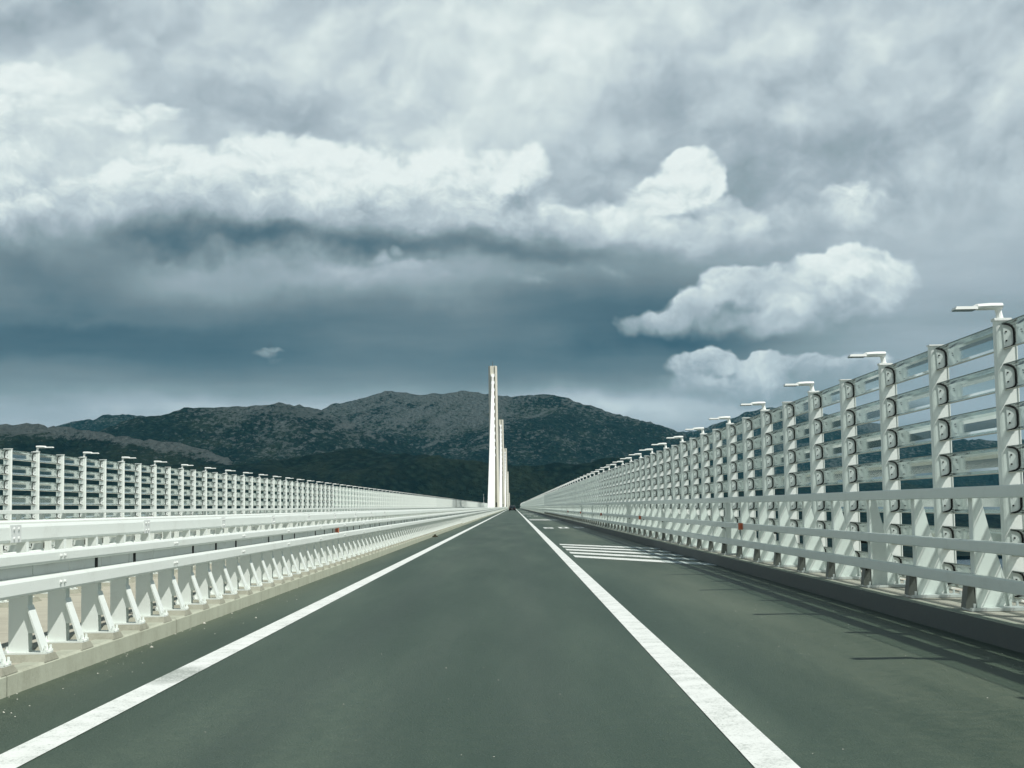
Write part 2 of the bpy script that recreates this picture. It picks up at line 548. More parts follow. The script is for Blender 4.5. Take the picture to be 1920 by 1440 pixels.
ORD = ['largest', 'second largest', 'third largest', 'fourth largest', 'fifth largest', 'sixth largest', 'seventh largest',
       'eighth largest', 'ninth largest', 'tenth largest']
lamps(XB, 1, [y for k, y in enumerate(yr) if (k - 5) % 2 == 0 and y > 12],
      '', [o_ + ' white flat lamp on the screen beside the striped shoulder%s' for o_ in ORD],
      'tiny white lamp in the far merging row above the screen beside the shoulder')
lamps(XL, -1, [y for k, y in enumerate(yl) if (k - 5) % 2 == 0 and y > 42],
      '', [o_ + ' white flat lamp on the far screen beyond the median%s' for o_ in ORD],
      'tiny white lamp in the far merging row above the screen beyond the median')
# the two lamps just outside the picture whose shadows fall on the shoulder
for y in (10.20, 5.48):
    src = [o for o in C.objects if o.name.startswith('street_lamp') and o.type == 'EMPTY'][0]
    o = copy_tree(src); o.location = (XB, y, 0)
    tag(o, 'white flat lamp just out of view whose thin shadow crosses the shoulder', 'lamp', LAMP_GROUP)

# ------------------------------------------------------------------ guardrails
def beam_poly(x, z0, z1, depth, r=.02, side=1):
    """closed rail section, road face at x, growing away from the road"""
    p = [(0,z0+r),(0,z1-r),(r*.35,z1-r*.3),(r,z1),(depth-r,z1),(depth,z1-r),(depth,z0+r),(depth-r,z0),(r,z0),(r*.35,z0+r*.3)]
    return [(x + side*a, b) for a, b in p]
def beam(root, poly, mat, ysx=YS):
    m = MB(); m.sweep(poly, ysx); return m.build('beam', mat, root)

def splice(x, side, zs, pair, plate):
    """bolt heads (and cover plate) of one beam joint"""
    m = MB()
    if plate: m.box(*sorted((x, x - side*.006)), -.11, .11, min(zs)-.028, max(zs)+.028, 0)
    for z in zs:
        for dy in (-pair, pair):
            m.tube([(x, dy, z), (x - side*.017, dy, z)], [.016, .012], 8, 1)
    return m

# --- beside the median, next to the camera lane
MX = -3.38
def median_rail(sgn, x, label, near):
    """sgn=-1: rail grows towards -x (faces our lane)"""
    root = tag(empty('guardrail', (x, 0, .0)), label, 'guardrail', 'white steel guardrails of the bridge')
    bl = beam(root, beam_poly(0, .612, .735, .085, .022, sgn), M['white'])
    bm_ = beam(root, beam_poly(0, .820, .915, .085, .020, sgn), M['white'])
    bt = beam(root, beam_poly(sgn*.11, .978, 1.112, .10, .024, sgn), M['white'])
    # sheet panels closing the slot between the two lower beams
    pn = MB()
    for k in range(1100):
        y = 10.99 + .915*(k-3)
        if y > 420: break
        pn.box(*sorted((sgn*.0865, sgn*.0915)), y+.03, y+.885, .722, .832, 0)
        pn.box(*sorted((sgn*.0925, sgn*.0935)), y-.03, y+.03, .730, .826, 0)
    for k in range(120):
        y = 12.67 + 1.27*k
        if k % 4 != 2: pn.box(*sorted((sgn*.080, sgn*.0855)), y-.035, y+.035, .728, .822, 1)  # black blocks stand in for the shade inside open slots
    if near: pn.build('back_panel', [M['plate'], M['black']], root)
    if near:
        for k in range(9):
            y = 11.44 + 3.82*k
            for b_, z in ((bl, .674), (bm_, .868)):
                splice(0, sgn, [z], .05, False).build('splice', [M['white'], M['bolt']], b_, (0, y, 0))
            splice(sgn*.11, sgn, [1.012, 1.078], .05, True).build('splice', [M['plate'], M['bolt']], bt, (0, y-.75, 0))
    # post: folded upright, strut to the road side, steel foot plate, concrete footing
    up = MB()
    def bx(m, a, b, *r): m.box(*sorted((sgn*a, sgn*b)), *r)
    bx(up, .095, .235, -.05, -.04, .2005, .64)            # web facing along the road
    bx(up, .095, .110, -.0395, .05, .2005, .64)
    bx(up, .222, .235, -.0395, .05, .2005, .64)
    bx(up, .12, .19, -.03, .03, .60, 1.09)              # narrow upper post
    bx(up, .01, .094, -.03, .03, .64, .70); bx(up, .01, .094, -.03, .03, .835, .895)
    st = MB()
    pl = [(.0945,.53),(.0945,.50),(-.004,.201),(-.024,.201)]
    pl = [(sgn*a, b) for a, b in pl]
    n = len(pl)
    for ya, yb in ((-.075, .075),):
        st.add([(a,ya,b) for a,b in pl] + [(a,yb,b) for a,b in pl],
               [tuple(range(n)), tuple(n+i for i in range(n))] + [(i,(i+1)%n,n+(i+1)%n,n+i) for i in range(n)])
    gs = [(sgn*a, b) for a, b in [(.0942,.535),(.0942,.335),(.040,.335),(.0855,.47),(.0942,.50)]]
    n = len(gs)
    up.add([(a,-.0495,b) for a,b in gs] + [(a,-.0405,b) for a,b in gs],
           [tuple(range(n)), tuple(n+i for i in range(n))] + [(i,(i+1)%n,n+(i+1)%n,n+i) for i in range(n)])
    ft = MB()
    bx(ft, -.045, .25, -.085, .085, .188, .200)
    for a, q in ((-.034,-.06),(-.034,.06),(.242,-.07)):
        ft.tube([(sgn*a, q, .200), (sgn*a, q, .245)], [.011,.009], 6)
        ft.tube([(sgn*a, q, .200), (sgn*a, q, .216)], [.019,.019], 6)
    cb = MB()
    xa, xb = sorted((sgn*-.055, sgn*.31)); xc, xd = sorted((sgn*-.03, sgn*.27))
    cb.frustum((xa-.01,xb+.01,-.165,.165), (xc-.01, xd+.02,-.115,.115), .1382, .1875)
    up_m = up.mesh('post', [M['white']]); st_m = st.mesh('strut', [M['white']])
    ft_m = ft.mesh('foot_plate', [M['white']]); cb_m = cb.mesh('footing', [M['foot']])
    ys = [10.99 + .915*k for k in range(-3, 1080)]
    rest = MB(); mini = MB()
    bx(mini, .095, .235, -.05, .05, .14, .64); bx(mini, -.06, .09, -.045, .03, .14, .42); bx(mini, .12, .19, -.03, .03, .6, 1.09)
    for i, y in enumerate(ys):
        if y > 990: break
        if i < 100:
            p = link('post', up_m, root, (0, y, 0))
            link('strut', st_m, p); link('foot_plate', ft_m, p); link('footing', cb_m, p)
        else: rest.join(mini, 0, y, -drop(y))
    tag(rest.build('post', M['white'], root), kind='stuff')
    if near:
        for y in (29.5,):
            r = MB(); r.box(-.012, -.002, -.03, .03, .735, .82); r.box(-.075, -.002, .03, .04, .73, .825)
            r.build('reflector', [M['orange']], root, (0, y, 0))
    return root
median_rail(-1, MX, 'three beam white guardrail on concrete footings along the median beside our lane', True)
median_rail(1, 2*MED - MX, 'second white guardrail standing behind the first on the median', False)

# --- outer guardrails in front of the screens
def outer_rail(x, sgn, label, near, ymax):
    root = tag(empty('guardrail', (x, 0, 0)), label, 'guardrail', 'white steel guardrails of the bridge')
    bt = beam(root, beam_poly(0, 1.190, 1.294, .09, .008, sgn), M['white'])
    bm_ = beam(root, beam_poly(-sgn*.0, .722, .820, .09, .008, sgn), M['white'])
    bl = beam(root, beam_poly(-sgn*.0, .410, .515, .09, .008, sgn), M['white'])
    def bx(m, a, b, *r): m.box(*sorted((sgn*a, sgn*b)), *r)
    def prism(m, pl, ya, yb):
        pl = [(sgn*a, b) for a, b in pl]; n = len(pl)
        m.add([(a,ya,b) for a,b in pl] + [(a,yb,b) for a,b in pl],
              [tuple(range(n)), tuple(n+i for i in range(n))] + [(i,(i+1)%n,n+(i+1)%n,n+i) for i in range(n)])
    pst = MB()
    bx(pst, .092, .104, -.06, .06, .215, 1.285)                                     # road side flange
    pl = [(.1045,.215),(.1045,1.27),(.165,1.27),(.43,.30),(.44,.215)]                     # folded, tapering web
    yw = lambda a: -.050 + .50*(a - .104)
    n = len(pl)
    pst.add([(sgn*a, yw(a), b) for a, b in pl] + [(sgn*a, yw(a)+.012, b) for a, b in pl],
            [tuple(range(n)), tuple(n+i for i in range(n))] + [(i,(i+1)%n,n+(i+1)%n,n+i) for i in range(n)])
    prism(pst, [(.1655,1.27),(.1775,1.27),(.4525,.30),(.4625,.215),(.4405,.215),(.4305,.30)], .085, .150)  # raked back flange
    ft = MB(); bx(ft, .03, .56, -.15, .15, .188, .2145)
    for a, q in ((.06,-.12),(.06,.12),(.52,-.12),(.52,.12)):
        ft.tube([(sgn*a,q,.2145),(sgn*a,q,.255)], .012, 6)
    br = MB()
    prism(br, [(-.005,.215),(.02,.41),(.07,.41),(.0915,.215)], -.075, -.067)
    prism(br, [(-.005,.215),(.02,.41),(.07,.41),(.0915,.215)], .067, .075)
    prism(br, [(-.005,.215),(.02,.41),(.03,.41),(.005,.215)], -.0665, .0665)
    bt_ = MB()
    for z in (.405, .717):
        for q in (-.10,-.04,.04,.10):
            bt_.tube([(sgn*.03,q,z+.01),(sgn*.03,q,z-.022)], .012, 6)
    pm = pst.mesh('post', [M['white']]); fm = ft.mesh('foot_plate', [M['plate']])
    gm = br.mesh('foot_bracket', [M['galv']]); hm = bt_.mesh('bolt', [M['black']])
    mini = MB(); bx(mini, .092, .105, -.06, .06, .2, 1.28); prism(mini, [(.105,.19),(.105,1.27),(.17,1.27),(.45,.19)], -.01, .01)
    rest = MB()
    ys = [13.77 + 1.99*k for k in range(-5, 520)]
    for i, y in enumerate(ys):
        if y > ymax: break
        if i < 100:
            p = link('post', pm, root, (0, y, 0))
            link('foot_plate', fm, p); link('foot_bracket', gm, p)
            if near and i % 3 == 1: link('bolt', hm, p)
        else: rest.join(mini, 0, y, -drop(y))
    tag(rest.build('post', M['white'], root), kind='stuff')
    if near:
        for y in (26.9, 48.3, 69.7, 91.0, 112.0):
            r = MB(); r.box(-.012, -.001, -.035, .035, .712, .83); r.box(-.07, -.001, .035, .045, .712, .83)
            r.build('reflector', [M['orange']], root, (0, y, 0))
    return root
outer_rail(4.03, 1, 'white guardrail of tapering posts in front of the near glass screen', True, 1000)
outer_rail(-12.72, -1, 'thin white guardrail seen low in front of the far glass screen', False, 700)

# ------------------------------------------------------------------ pylons with stay cables
def pylon_make():
    root = empty('bridge_pylon', (0, 0, 0))
    H = 36.6
    sh = MB()
    sh.frustum((-.85,.85,-2.3,2.3), (-.72,.72,-1.7,1.7), -5, H-.02)
    for s in (-1, 1):
        lo = [(s*.70,-3.1),(s*1.22,-1.3),(s*1.22,1.3),(s*.70,3.1)]; hi = [(s*.60,-2.4),(s*1.08,-1.0),(s*1.08,1.0),(s*.60,2.4)]
        sh.add([(a,b,-5) for a,b in lo] + [(a,b,H) for a,b in hi], [(0,1,2,3),(7,6,5,4)] + [(i,(i+1)%4,4+(i+1)%4,4+i) for i in range(4)])
    sh.build('shaft', M['pylon'], root)
    top = MB(); top.box(-.615, .615, -2.15, 2.15, H-3.1, H-.03); top.build('head_block', M['pylon'], root)
    rod = MB(); rod.tube([(0,0,H-.4),(0,0,H+1.5)], [.09,.03], 6); rod.build('lightning_rod', M['galv'], root)
    dr = MB(); dr.box(.30, .71, -2.42, -2.36, .3, 2.3); dr.build('door', M['galv'], root)
    for k in range(12):
        zt = 34.2 - 1.82*k
        dist = 95 - 6.6*k
        for s in (-1, 1):
            cb = MB()
            for dx in (-.14, .14):
                cb.tube([(dx, s*1.7, zt), (dx, s*dist, .35)], .125, 6)
            cb.build('stay_cable', M['cable'], root)
        an = MB()
        an.frustum((-.50,.50,-2.7,-1.6), (-.38,.42,-2.5,-1.6), zt-.36, zt+.32)
        an.build('anchor_box', M['cable'], root)
    return root
PY = [(383, 0, 'tallest slender concrete pylon on the median with a fan of white stay cables'),
      (620, 0, 'second concrete pylon peeping out just behind the tallest one'),
      (925, 0, 'third pylon in the line behind the tallest one, lower and whiter'),
      (1200, 7.8, 'fourth pylon in the line, a thin pale sliver'),
      (1490, 22.0, 'shortest looking pylon at the end of the line, by the dark car')]
proto = pylon_make()
for i, (y, dz, lab) in enumerate(PY):
    o = proto if i == 0 else copy_tree(proto)
    o.location = (MED + .02*i, y, -dz)
    tag(o, lab, 'pylon', 'bridge pylons in line along the median')

# mast near the end of the far screen
ms = MB(); ms.tube([(0,0,.18),(0,0,6.9)], [.12,.06], 8); ms.box(-.2,.2,-.2,.2,.18,.3)
tag(ms.build('mast', M['white2'], None, (-13.0, 668, 0)), 'thin pale mast at the end of the far screen beside the tallest pylon', 'mast')

# ------------------------------------------------------------------ the car far ahead
def car():
    r = empty('car', (-.35, 400, 0))
    prof = [(-.2,.32),(-.24,.62),(-.16,.86),(.28,.93),(.62,1.36),(1.2,1.46),(2.2,1.43),(2.85,1.05),(3.75,.92),(4.05,.70),(4.08,.36),(3.6,.24),(.2,.22)]
    b = MB()
    n = len(prof)
    vs = []
    for sx, ins in ((-1,0),(1,0)):
        for (y, z) in prof:
            w = .87 - (.16 if z > 1.2 else .05 if z > .9 else 0)
            vs.append((sx*w, y, z))
    b.add(vs, [tuple(range(n)), tuple(range(2*n-1, n-1, -1))] + [(i,(i+1)%n,n+(i+1)%n,n+i) for i in range(n)])
    b.build('body', M['carpaint'], r)
    g = MB(); g.add([(-.66,.30,.96),(.66,.30,.96),(.60,.60,1.31),(-.60,.60,1.31),(-.66,.275,.96),(.66,.275,.96),(.60,.575,1.31),(-.60,.575,1.31)],
                    [(0,1,2,3),(4,5,6,7),(0,1,5,4),(2,3,7,6),(0,3,7,4),(1,2,6,5)])
    g.build('rear_window', M['carglass'], r)
    for s in (-1, 1):
        t = MB(); t.box(*sorted((s*.58, s*.86)), -.27, -.2, .66, .82); t.build('tail_lamp', M['redlamp'], r)
        for y in (.75, 3.2):
            w = MB(); w.tube([(s*.70, y, .32), (s*.89, y, .32)], .32, 16)
            wo = w.build('wheel', M['black'], r)
            h_ = MB(); h_.tube([(s*.888, y, .32), (s*.90, y, .32)], .2, 12); h_.build('rim', M['galv'], wo)
    p = MB(); p.box(-.26,.26,-.262,-.24,.46,.57); p.build('number_plate', M['white2'], r)
    bp = MB(); bp.box(-.88,.88,-.30,-.1,.36,.54); bp.build('bumper', M['black'], r)
    return r
tag(car(), 'small black car far ahead in our lane near the end of the road', 'car')

# ------------------------------------------------------------------ dirt clump and gravel
cl = MB()
for i in range(60):
    a = random.random()*6.28; r = random.random()**.6
    x, y = r*.10*math.cos(a), r*.16*math.sin(a)
    h = .13*(1-r*.7)*random.uniform(.6,1.1); w = random.uniform(.012,.03)
    cl.frustum((x-w,x+w,y-w,y+w), (x-w*.3+random.uniform(-.03,.03),x+w*.3,y-w*.3,y+w*.3+random.uniform(0,.03)), 0, h)
tag(cl.build('dirt_clump', paint('dark_weeds', (.035,.035,.018), .9), None, (-3.20, 62, .0)), 'dark clump of dirt and weeds against the pale kerb by the median', 'dirt clump')
gv = MB()
def stone(x, y, r):
    b = len(gv.v)
    ico = [(1,0,0),(-1,0,0),(0,1,0),(0,-1,0),(0,0,1),(0,0,-.2)]
    q = random.random()*6.28
    vs = []
    for a, b_, c in ico:
        s = r*random.uniform(.6,1.25)
        vs.append((x + s*(a*math.cos(q)-b_*math.sin(q)), y + s*1.3*(a*math.sin(q)+b_*math.cos(q)), max(0, .002 + s*c*.7)))
    gv.add(vs, [(0,2,4),(2,1,4),(1,3,4),(3,0,4),(2,0,5),(1,2,5),(3,1,5),(0,3,5)])
for i in range(130):
    t = random.random()**1.6
    stone(-3.29 + .50*random.random()**3.2, 9 + 26*t, random.uniform(.003,.009) if random.random() < .95 else random.uniform(.012,.022))
for i in range(80):
    stone(3.75 - 1.6*random.random()**1.6, 8.5 + 12*random.random(), random.uniform(.003,.007))
for i in range(60):
    stone(random.uniform(-2.2, 3.0), 6.5 + 20*random.random(), random.uniform(.0025,.006))
tag(gv.build('gravel', paint('pale_gravel', (.50,.50,.44), .9, .4)), 'loose pale gravel and grit scattered on the asphalt', kind='stuff')

# ------------------------------------------------------------------ sea and hills
m = MB(); m.add([(-30000,-8000,-57),(30000,-8000,-57),(30000,40000,-57),(-30000,40000,-57)], [(0,1,2,3)])
tag(m.build('sea', M['sea'], recalc=False), kind='structure')

def lattice(ix, iy, seed):
    h = (ix.astype(np.int64)*374761393 + iy.astype(np.int64)*668265263 + seed*1442695041) & 0x7fffffff
    h = ((h ^ (h >> 13)) * 1274126177) & 0x7fffffff
    return ((h ^ (h >> 16)) & 0xffff) / 65535.0
def vnoise(x, y, seed):
    ix, iy = np.floor(x), np.floor(y); fx, fy = x-ix, y-iy
    fx = fx*fx*fx*(fx*(fx*6-15)+10); fy = fy*fy*fy*(fy*(fy*6-15)+10)
    a, b = lattice(ix,iy,seed), lattice(ix+1,iy,seed)
    c, d = lattice(ix,iy+1,seed), lattice(ix+1,iy+1,seed)
    return (a*(1-fx)+b*fx)*(1-fy) + (c*(1-fx)+d*fx)*fy
def fbm(x, y, seed, oct_=5, gain=.5):
    s, a, t = 0, 1, 0
    for o in range(oct_):
        s = s + a*(vnoise(x*2**o, y*2**o, seed+o*17)*2-1); t += a; a *= gain
    return s/t

RIDGES = [
 # distance, front width, back width, pixel profile
 (4600, 1500, 1200, [(380,880),(450,850),(520,822),(580,795),(620,768),(640,757),(665,751),(690,742),(715,731),(740,728),(765,733),(790,738),(820,733),(850,731),(880,732),(920,735),(950,738),(985,738),(1010,735),(1030,735),(1060,741),(1090,753),(1120,763),(1150,773),(1185,783),(1215,793),(1245,802),(1270,812),(1310,832),(1360,860),(1420,900),(1500,945)]),
 (3700, 1300, 900, [(40,880),(120,845),(190,815),(240,798),(290,783),(330,778),(360,768),(420,766),(480,762),(530,758),(552,757),(580,761),(610,770),(650,786),(700,806),(760,830),(830,860),(900,890),(980,920)]),
 (5600, 1200, 1000, [(20,830),(80,808),(125,793),(170,785),(215,776),(235,776),(260,779),(300,780),(340,790),(400,810)]),
 (2750, 800, 700, [(-500,770),(-300,778),(-150,782),(0,789),(45,788),(100,795),(140,800),(190,808),(230,816),(280,824),(340,829),(390,842),(430,856),(470,872),(520,890),(580,915),(640,945)]),
 (2350, 700, 500, [(-500,860),(0,868),(200,872),(420,868),(560,850),(640,838),(720,842),(800,852),(900,866),(980,872),(1080,868),(1160,862),(1240,872),(1320,885),(1400,905),(1500,935),(1600,948)]),
 (6200, 1600, 1200, [(1180,830),(1240,812),(1300,808),(1340,798),(1375,784),(1410,770),(1445,762),(1480,766),(1530,770),(1560,774),(1600,786),(1650,791),(1690,796),(1720,812),(1745,824),(1770,826),(1800,834),(1836,838),(1870,846),(1920,858),(2000,872),(2150,890),(2400,905)]),
 (3900, 900, 600, [(1380,925),(1450,905),(1520,895),(1600,898),(1700,905),(1800,912),(1950,918),(2200,925),(2500,930)]),
]
xs = np.arange(-3600, 3900.1, 11.0); ysn = np.concatenate([np.arange(1500, 5000, 14.0), np.arange(5000, 7600, 26.0)])
GX, GY = np.meshgrid(xs, ysn)
Z = np.full(GX.shape, -60.0)
warp = fbm(GX/420, GY/420, 3, 4)
ROCK = np.zeros(GX.shape)
for i, (D, wf, wb, prof) in enumerate(RIDGES):
    pts = [at(px, py, D) for px, py in prof]
    px = np.array([p.x for p in pts]); pz = np.array([p.z + 57 for p in pts])
    wob = fbm(GX/300, GY/300, 40+i, 4)
    Hc = np.interp(GX + 0*wob, px, pz, left=max(0, pz[0]*.6), right=max(0, pz[-1]*.6))
    # soften the polyline
    Hs = (np.interp(GX-18, px, pz) + np.interp(GX+18, px, pz) + 2*Hc)/4
    t = (D + 130*wob - GY)
    fall = np.where(t > 0, np.exp(-1.45*np.maximum(t,0)/wf*(1+.25*np.maximum(t,0)/wf)), np.exp(-1.5*np.maximum(-t,0)/wb))
    Zi = -57 + Hs*fall
    gully = np.abs(fbm(GX/260 + .35*warp, GY/520, 80+i, 5, .55))
    mid = np.clip(np.abs(t)/wf*3, 0, 1)*np.clip(Hs*fall/90, 0, 1)
    fine_g = np.abs(fbm(GX/90 + .6*warp, GY/230, 130+i, 4, .55))
    Zi = Zi - gully*78*mid - fine_g*26*mid
    crest = np.exp(-((t-25)/(70 if i == 3 else 45))**2) * (1.0 if i == 3 else .45 if i in (0, 1, 5) else .1)
    if i == 3: crest = 1.55*np.exp(-((t-12)/40)**2) - .70
    if i == 4: crest = crest*0 - .55*np.clip(1-np.abs(t)/900, 0, 1)
    if i == 1: crest = crest*.8 - .50 + .95*np.exp(-((GX+470)/230)**2)*np.clip(1-t/800, 0, 1)*(t > -60)
    if i == 0: crest = crest - .05 + .30*np.exp(-((GX+330)/260)**2)
    up_ = Zi > Z
    ROCK = np.where(up_, crest, ROCK)
    Z = np.maximum(Z, Zi)
rough = fbm(GX/70, GY/70, 200, 5, .6)
tree = vnoise(GX/13, GY/13, 300)
land = np.clip((Z+57)/25, 0, 1)
Z = Z + land*(rough*6.5 + (tree-.5)*5.0)
nx, ny = len(xs), len(ysn)
V = np.stack([GX.ravel(), GY.ravel(), Z.ravel()], 1)
idx = np.arange(nx*ny).reshape(ny, nx)
Fq = np.stack([idx[:-1,:-1], idx[:-1,1:], idx[1:,1:], idx[1:,:-1]], -1).reshape(-1, 4)
keep = (Z.ravel()[Fq].max(1) > -58.5)
Fq = Fq[keep]
me = bpy.data.meshes.new('hills')
me.vertices.add(len(V)); me.vertices.foreach_set('co', V.ravel().astype(np.float32))
me.loops.add(Fq.size); me.loops.foreach_set('vertex_index', Fq.ravel().astype(np.int32))
me.polygons.add(len(Fq)); me.polygons.foreach_set('loop_start', np.arange(0, Fq.size, 4, dtype=np.int32))
me.polygons.foreach_set('loop_total', np.full(len(Fq), 4, dtype=np.int32))
me.update(calc_edges=True)
me.polygons.foreach_set('use_smooth', np.ones(len(me.polygons), dtype=bool))
me.materials.append(M['hill'])
at_ = me.attributes.new('limestone', 'FLOAT', 'POINT'); at_.data.foreach_set('value', ROCK.ravel().astype(np.float32))
hills = bpy.data.objects.new('hills', me); C.objects.link(hills); tag(hills, kind='structure')

# ------------------------------------------------------------------ the air
hz = MB(); hz.box(-9000, 9000, -900, 9000, -60, 620)
hm = bpy.data.materials.new('haze'); hm.use_nodes = True
nt_ = hm.node_tree; nt_.nodes.clear()
ho = nt_.nodes.new('ShaderNodeOutputMaterial'); hv = nt_.nodes.new('ShaderNodeVolumePrincipled')
hv.inputs['Color'].default_value = (.16,.70,.98,1); hv.inputs['Density'].default_value = HAZE; hv.inputs['Anisotropy'].default_value = 0
nt_.links.new(hv.outputs[0], ho.inputs['Volume'])
tag(hz.build('haze', hm), kind='stuff')

# ------------------------------------------------------------------ light
SUN_DIR = Vector((1.85, -1.35, 3.05)).normalized()     # towards the sun
sun = bpy.data.lights.new('sun', 'SUN'); sun.energy = 4.7; sun.angle = math.radians(.53); sun.color = (1.0, .98, .92)
so = bpy.data.objects.new('sun', sun); C.objects.link(so)
so.rotation_euler = SUN_DIR.to_track_quat('Z', 'Y').to_euler()

# ------------------------------------------------------------------ sky
def build_world():
    w = bpy.data.worlds.new('World'); SC.world = w; w.use_nodes = True
    nt = w.node_tree; S.nt = nt
    nt.nodes.clear()
    out = nt.nodes.new('ShaderNodeOutputWorld')
    tc = nt.nodes.new('ShaderNodeTexCoord')
    dirv = S(tc.outputs['Generated'])
    sep = nt.nodes.new('ShaderNodeSeparateXYZ'); S.put(sep.inputs[0], dirv)
    dx, dy, dz = (S(sep.outputs[i]) for i in range(3))
    K = 2.85
    A = S.math('ARCTAN2', dx, dy) * K
    E = S.math('ARCSINE', dz) * K
    def ae(x, y):
        u, v = uv(x, y)
        return math.atan(u/F)*K, math.atan(v/math.hypot(F, u))*K
    def en(y): return math.atan((Y0-y)/F)*K
    cmb = nt.nodes.new('ShaderNodeCombineXYZ'); S.put(cmb.inputs[0], A); S.put(cmb.inputs[1], E)
    P = S(cmb.outputs[0])
    def sub5(c): return vop('SUBTRACT', c, (.5,.5,.5))
    w1 = vop('SCALE', sub5(noise(P, 2.4, 2, .5, True)), scale=.20)
    w2 = vop('SCALE', sub5(noise(P, 10.0, 3, .6, True)), scale=.070)
    PW = vop('ADD', P, w2)
    PS = vop('ADD', vop('ADD', P, w1), w2)
    rot = nt.nodes.new('ShaderNodeVectorRotate'); rot.rotation_type = 'Z_AXIS'; rot.inputs['Angle'].default_value = -math.radians(33)
    S.put(rot.inputs['Vector'], PS)
    PR = vop('MULTIPLY', S(rot.outputs[0]), (1.0, 2.1, 1.0))
    fb = noise(vop('MULTIPLY', PS, (1.0, 1.4, 1)), 4.6, 8, .585)
    fb2 = noise(vop('MULTIPLY', vop('ADD', PS, (-.010, .018, 0)), (1.0, 1.4, 1)), 4.6, 6, .575)
    emb = (fb - fb2)
    vb = voro(vop('ADD', PW, (0,0,.3)), 12.0)
    vb2 = voro(vop('ADD', PW, (.1,.2,.7)), 27.0)
    bill = 1.0 - vb*.7 - vb2*.3                                          # puffy
    streak = noise(vop('ADD', vop('MULTIPLY', P, (1.0, 5.5, 1)), (0,0,3.3)), 1.9, 4, .5)
    soft2 = noise(vop('ADD', PR, (0,0,7.7)), 3.6, 6, .52)
    wisp = noise(vop('ADD', PR, (0,0,1.7)), 1.5, 3, .5)
    # base sky, two vertical profiles
    def prof(pts):
        lo, hi = -.3, 3.0
        return ramp((E - lo)/(hi - lo), sorted([((en(y)-lo)/(hi-lo), l) for y, l in pts]))
    left = prof([(-2600,.08),(-750,.12),(-420,.28),(-220,.60),(-120,.78),(0,.83),(150,.83),(250,.80),(340,.75),(400,.68),(450,.58),(500,.50),(560,.385),(610,.32),(660,.285),(705,.36),(738,.50),(765,.68),(800,.70),(950,.62),(1100,.3)])
    right = prof([(-2600,.08),(-750,.12),(-420,.28),(-220,.60),(-120,.75),(0,.81),(200,.79),(350,.735),(500,.69),(620,.64),(700,.56),(780,.54),(950,.55),(1100,.3)])
    rmix = sstep(A + (wisp-.5)*.35, .36, .74)
    bs = mixf(rmix, left, right)
    up = sstep(E, .38, .58)
    L = bs + (sstep(A, -1.1, -2.2) + sstep(A, 4.2, 6.2))*sstep(E, 1.6, .6)*.42 + (wisp - .5)*.38*up + (streak - .5)*.38*sstep(E, .62, .35) + (soft2 - .5)*.46*up + emb*.35*up + (bill - .58)*.17*up
    def gauss(x, y, rx, ry, amp):
        a, e = ae(x, y)
        q = vop('MULTIPLY', vop('SUBTRACT', PS, (a, e, 0)), (1000/rx, 1000/ry, 0))
        return S.math('EXPONENT', vop('DOT_PRODUCT', q, q) * -1.0) * amp
    for g in [(90,120,150,60,.10),(150,25,250,65,-.15),(620,90,330,120,.05),(370,145,150,48,-.13),(560,225,120,35,-.08),(640,40,200,45,.05),(870,30,90,40,.08),(1030,60,110,60,.07),
              (1480,70,120,70,.05),(1490,212,50,35,.09),(1250,190,200,70,-.06),(1600,120,200,50,-.06),(1850,250,160,70,-.05),(1400,262,420,30,-.06),
              (90,520,190,38,-.21),(120,655,330,26,-.06),(600,640,500,40,-.03),(700,150,420,110,.05),(300,612,560,26,-.06),(350,752,430,22,.09),(1110,735,190,26,.17),(40,690,160,40,.05),
              (170,592,190,12,.06),(1150,570,190,60,-.11),(1330,610,230,40,-.10)]:
        L = L + gauss(*g)
    def cloud(L, cells, shade, amp=.55, soft=.45, gain=.0, kk=1.0, bil=1.0, sw=.16, rag=.6):
        D = None
        for (x, y, rx, ry) in cells:
            a, e = ae(x, y)
            q = vop('MULTIPLY', vop('SUBTRACT', PW, (a, e, 0)), (1000/rx, 1000/ry, 0))
            d = 1.0 - vop('DOT_PRODUCT', q, q)
            D = d if D is None else S.math('SMOOTH_MAX', D, d, .5)
        D = D + (bill - .55)*(amp*1.3*bil) + (fb - .5)*amp*2.4 + (soft2 - .5)*(amp*rag)
        Ep = E + (fb - .5)*sw + (bill-.55)*(.05*bil) + (wisp-.5)*.06
        ys_ = [p[0] for p in shade]
        lo, hi = en(max(ys_)), en(min(ys_))
        tt = (Ep - lo)/(hi - lo)
        # crisp crowns, soft bases
        sf = sstep(tt, .15, .75, soft*2.6, soft)
        mask = sstep(D/sf, .0, 1.0)
        sh = ramp(tt, sorted([((en(y)-lo)/(hi-lo), l) for y, l in shade]))
        sh = sh + emb*gain*sstep(tt, .1, .7) + (bill - .6)*(.08*bil)
        return mixf(mask*kk, L, sh)
    # ragged upper bank on the west side
    L = cloud(L, [(30,225,150,60),(150,235,140,50),(240,220,90,38),(320,200,60,24),(60,140,110,40),(60,300,200,70),(200,300,170,50)],
              [(100,.97),(180,1.0),(250,.93),(320,.84),(370,.76),(440,.62)], .75, .7, 1.1, kk=.95, bil=.35, sw=.30, rag=2.6)
    L = cloud(L, [(390,250,60,22),(470,235,60,20),(560,250,70,22),(640,215,60,20)], [(190,.92),(240,.86),(280,.78)], .9, 1.2, .8, kk=.7, bil=.3, rag=2.4)
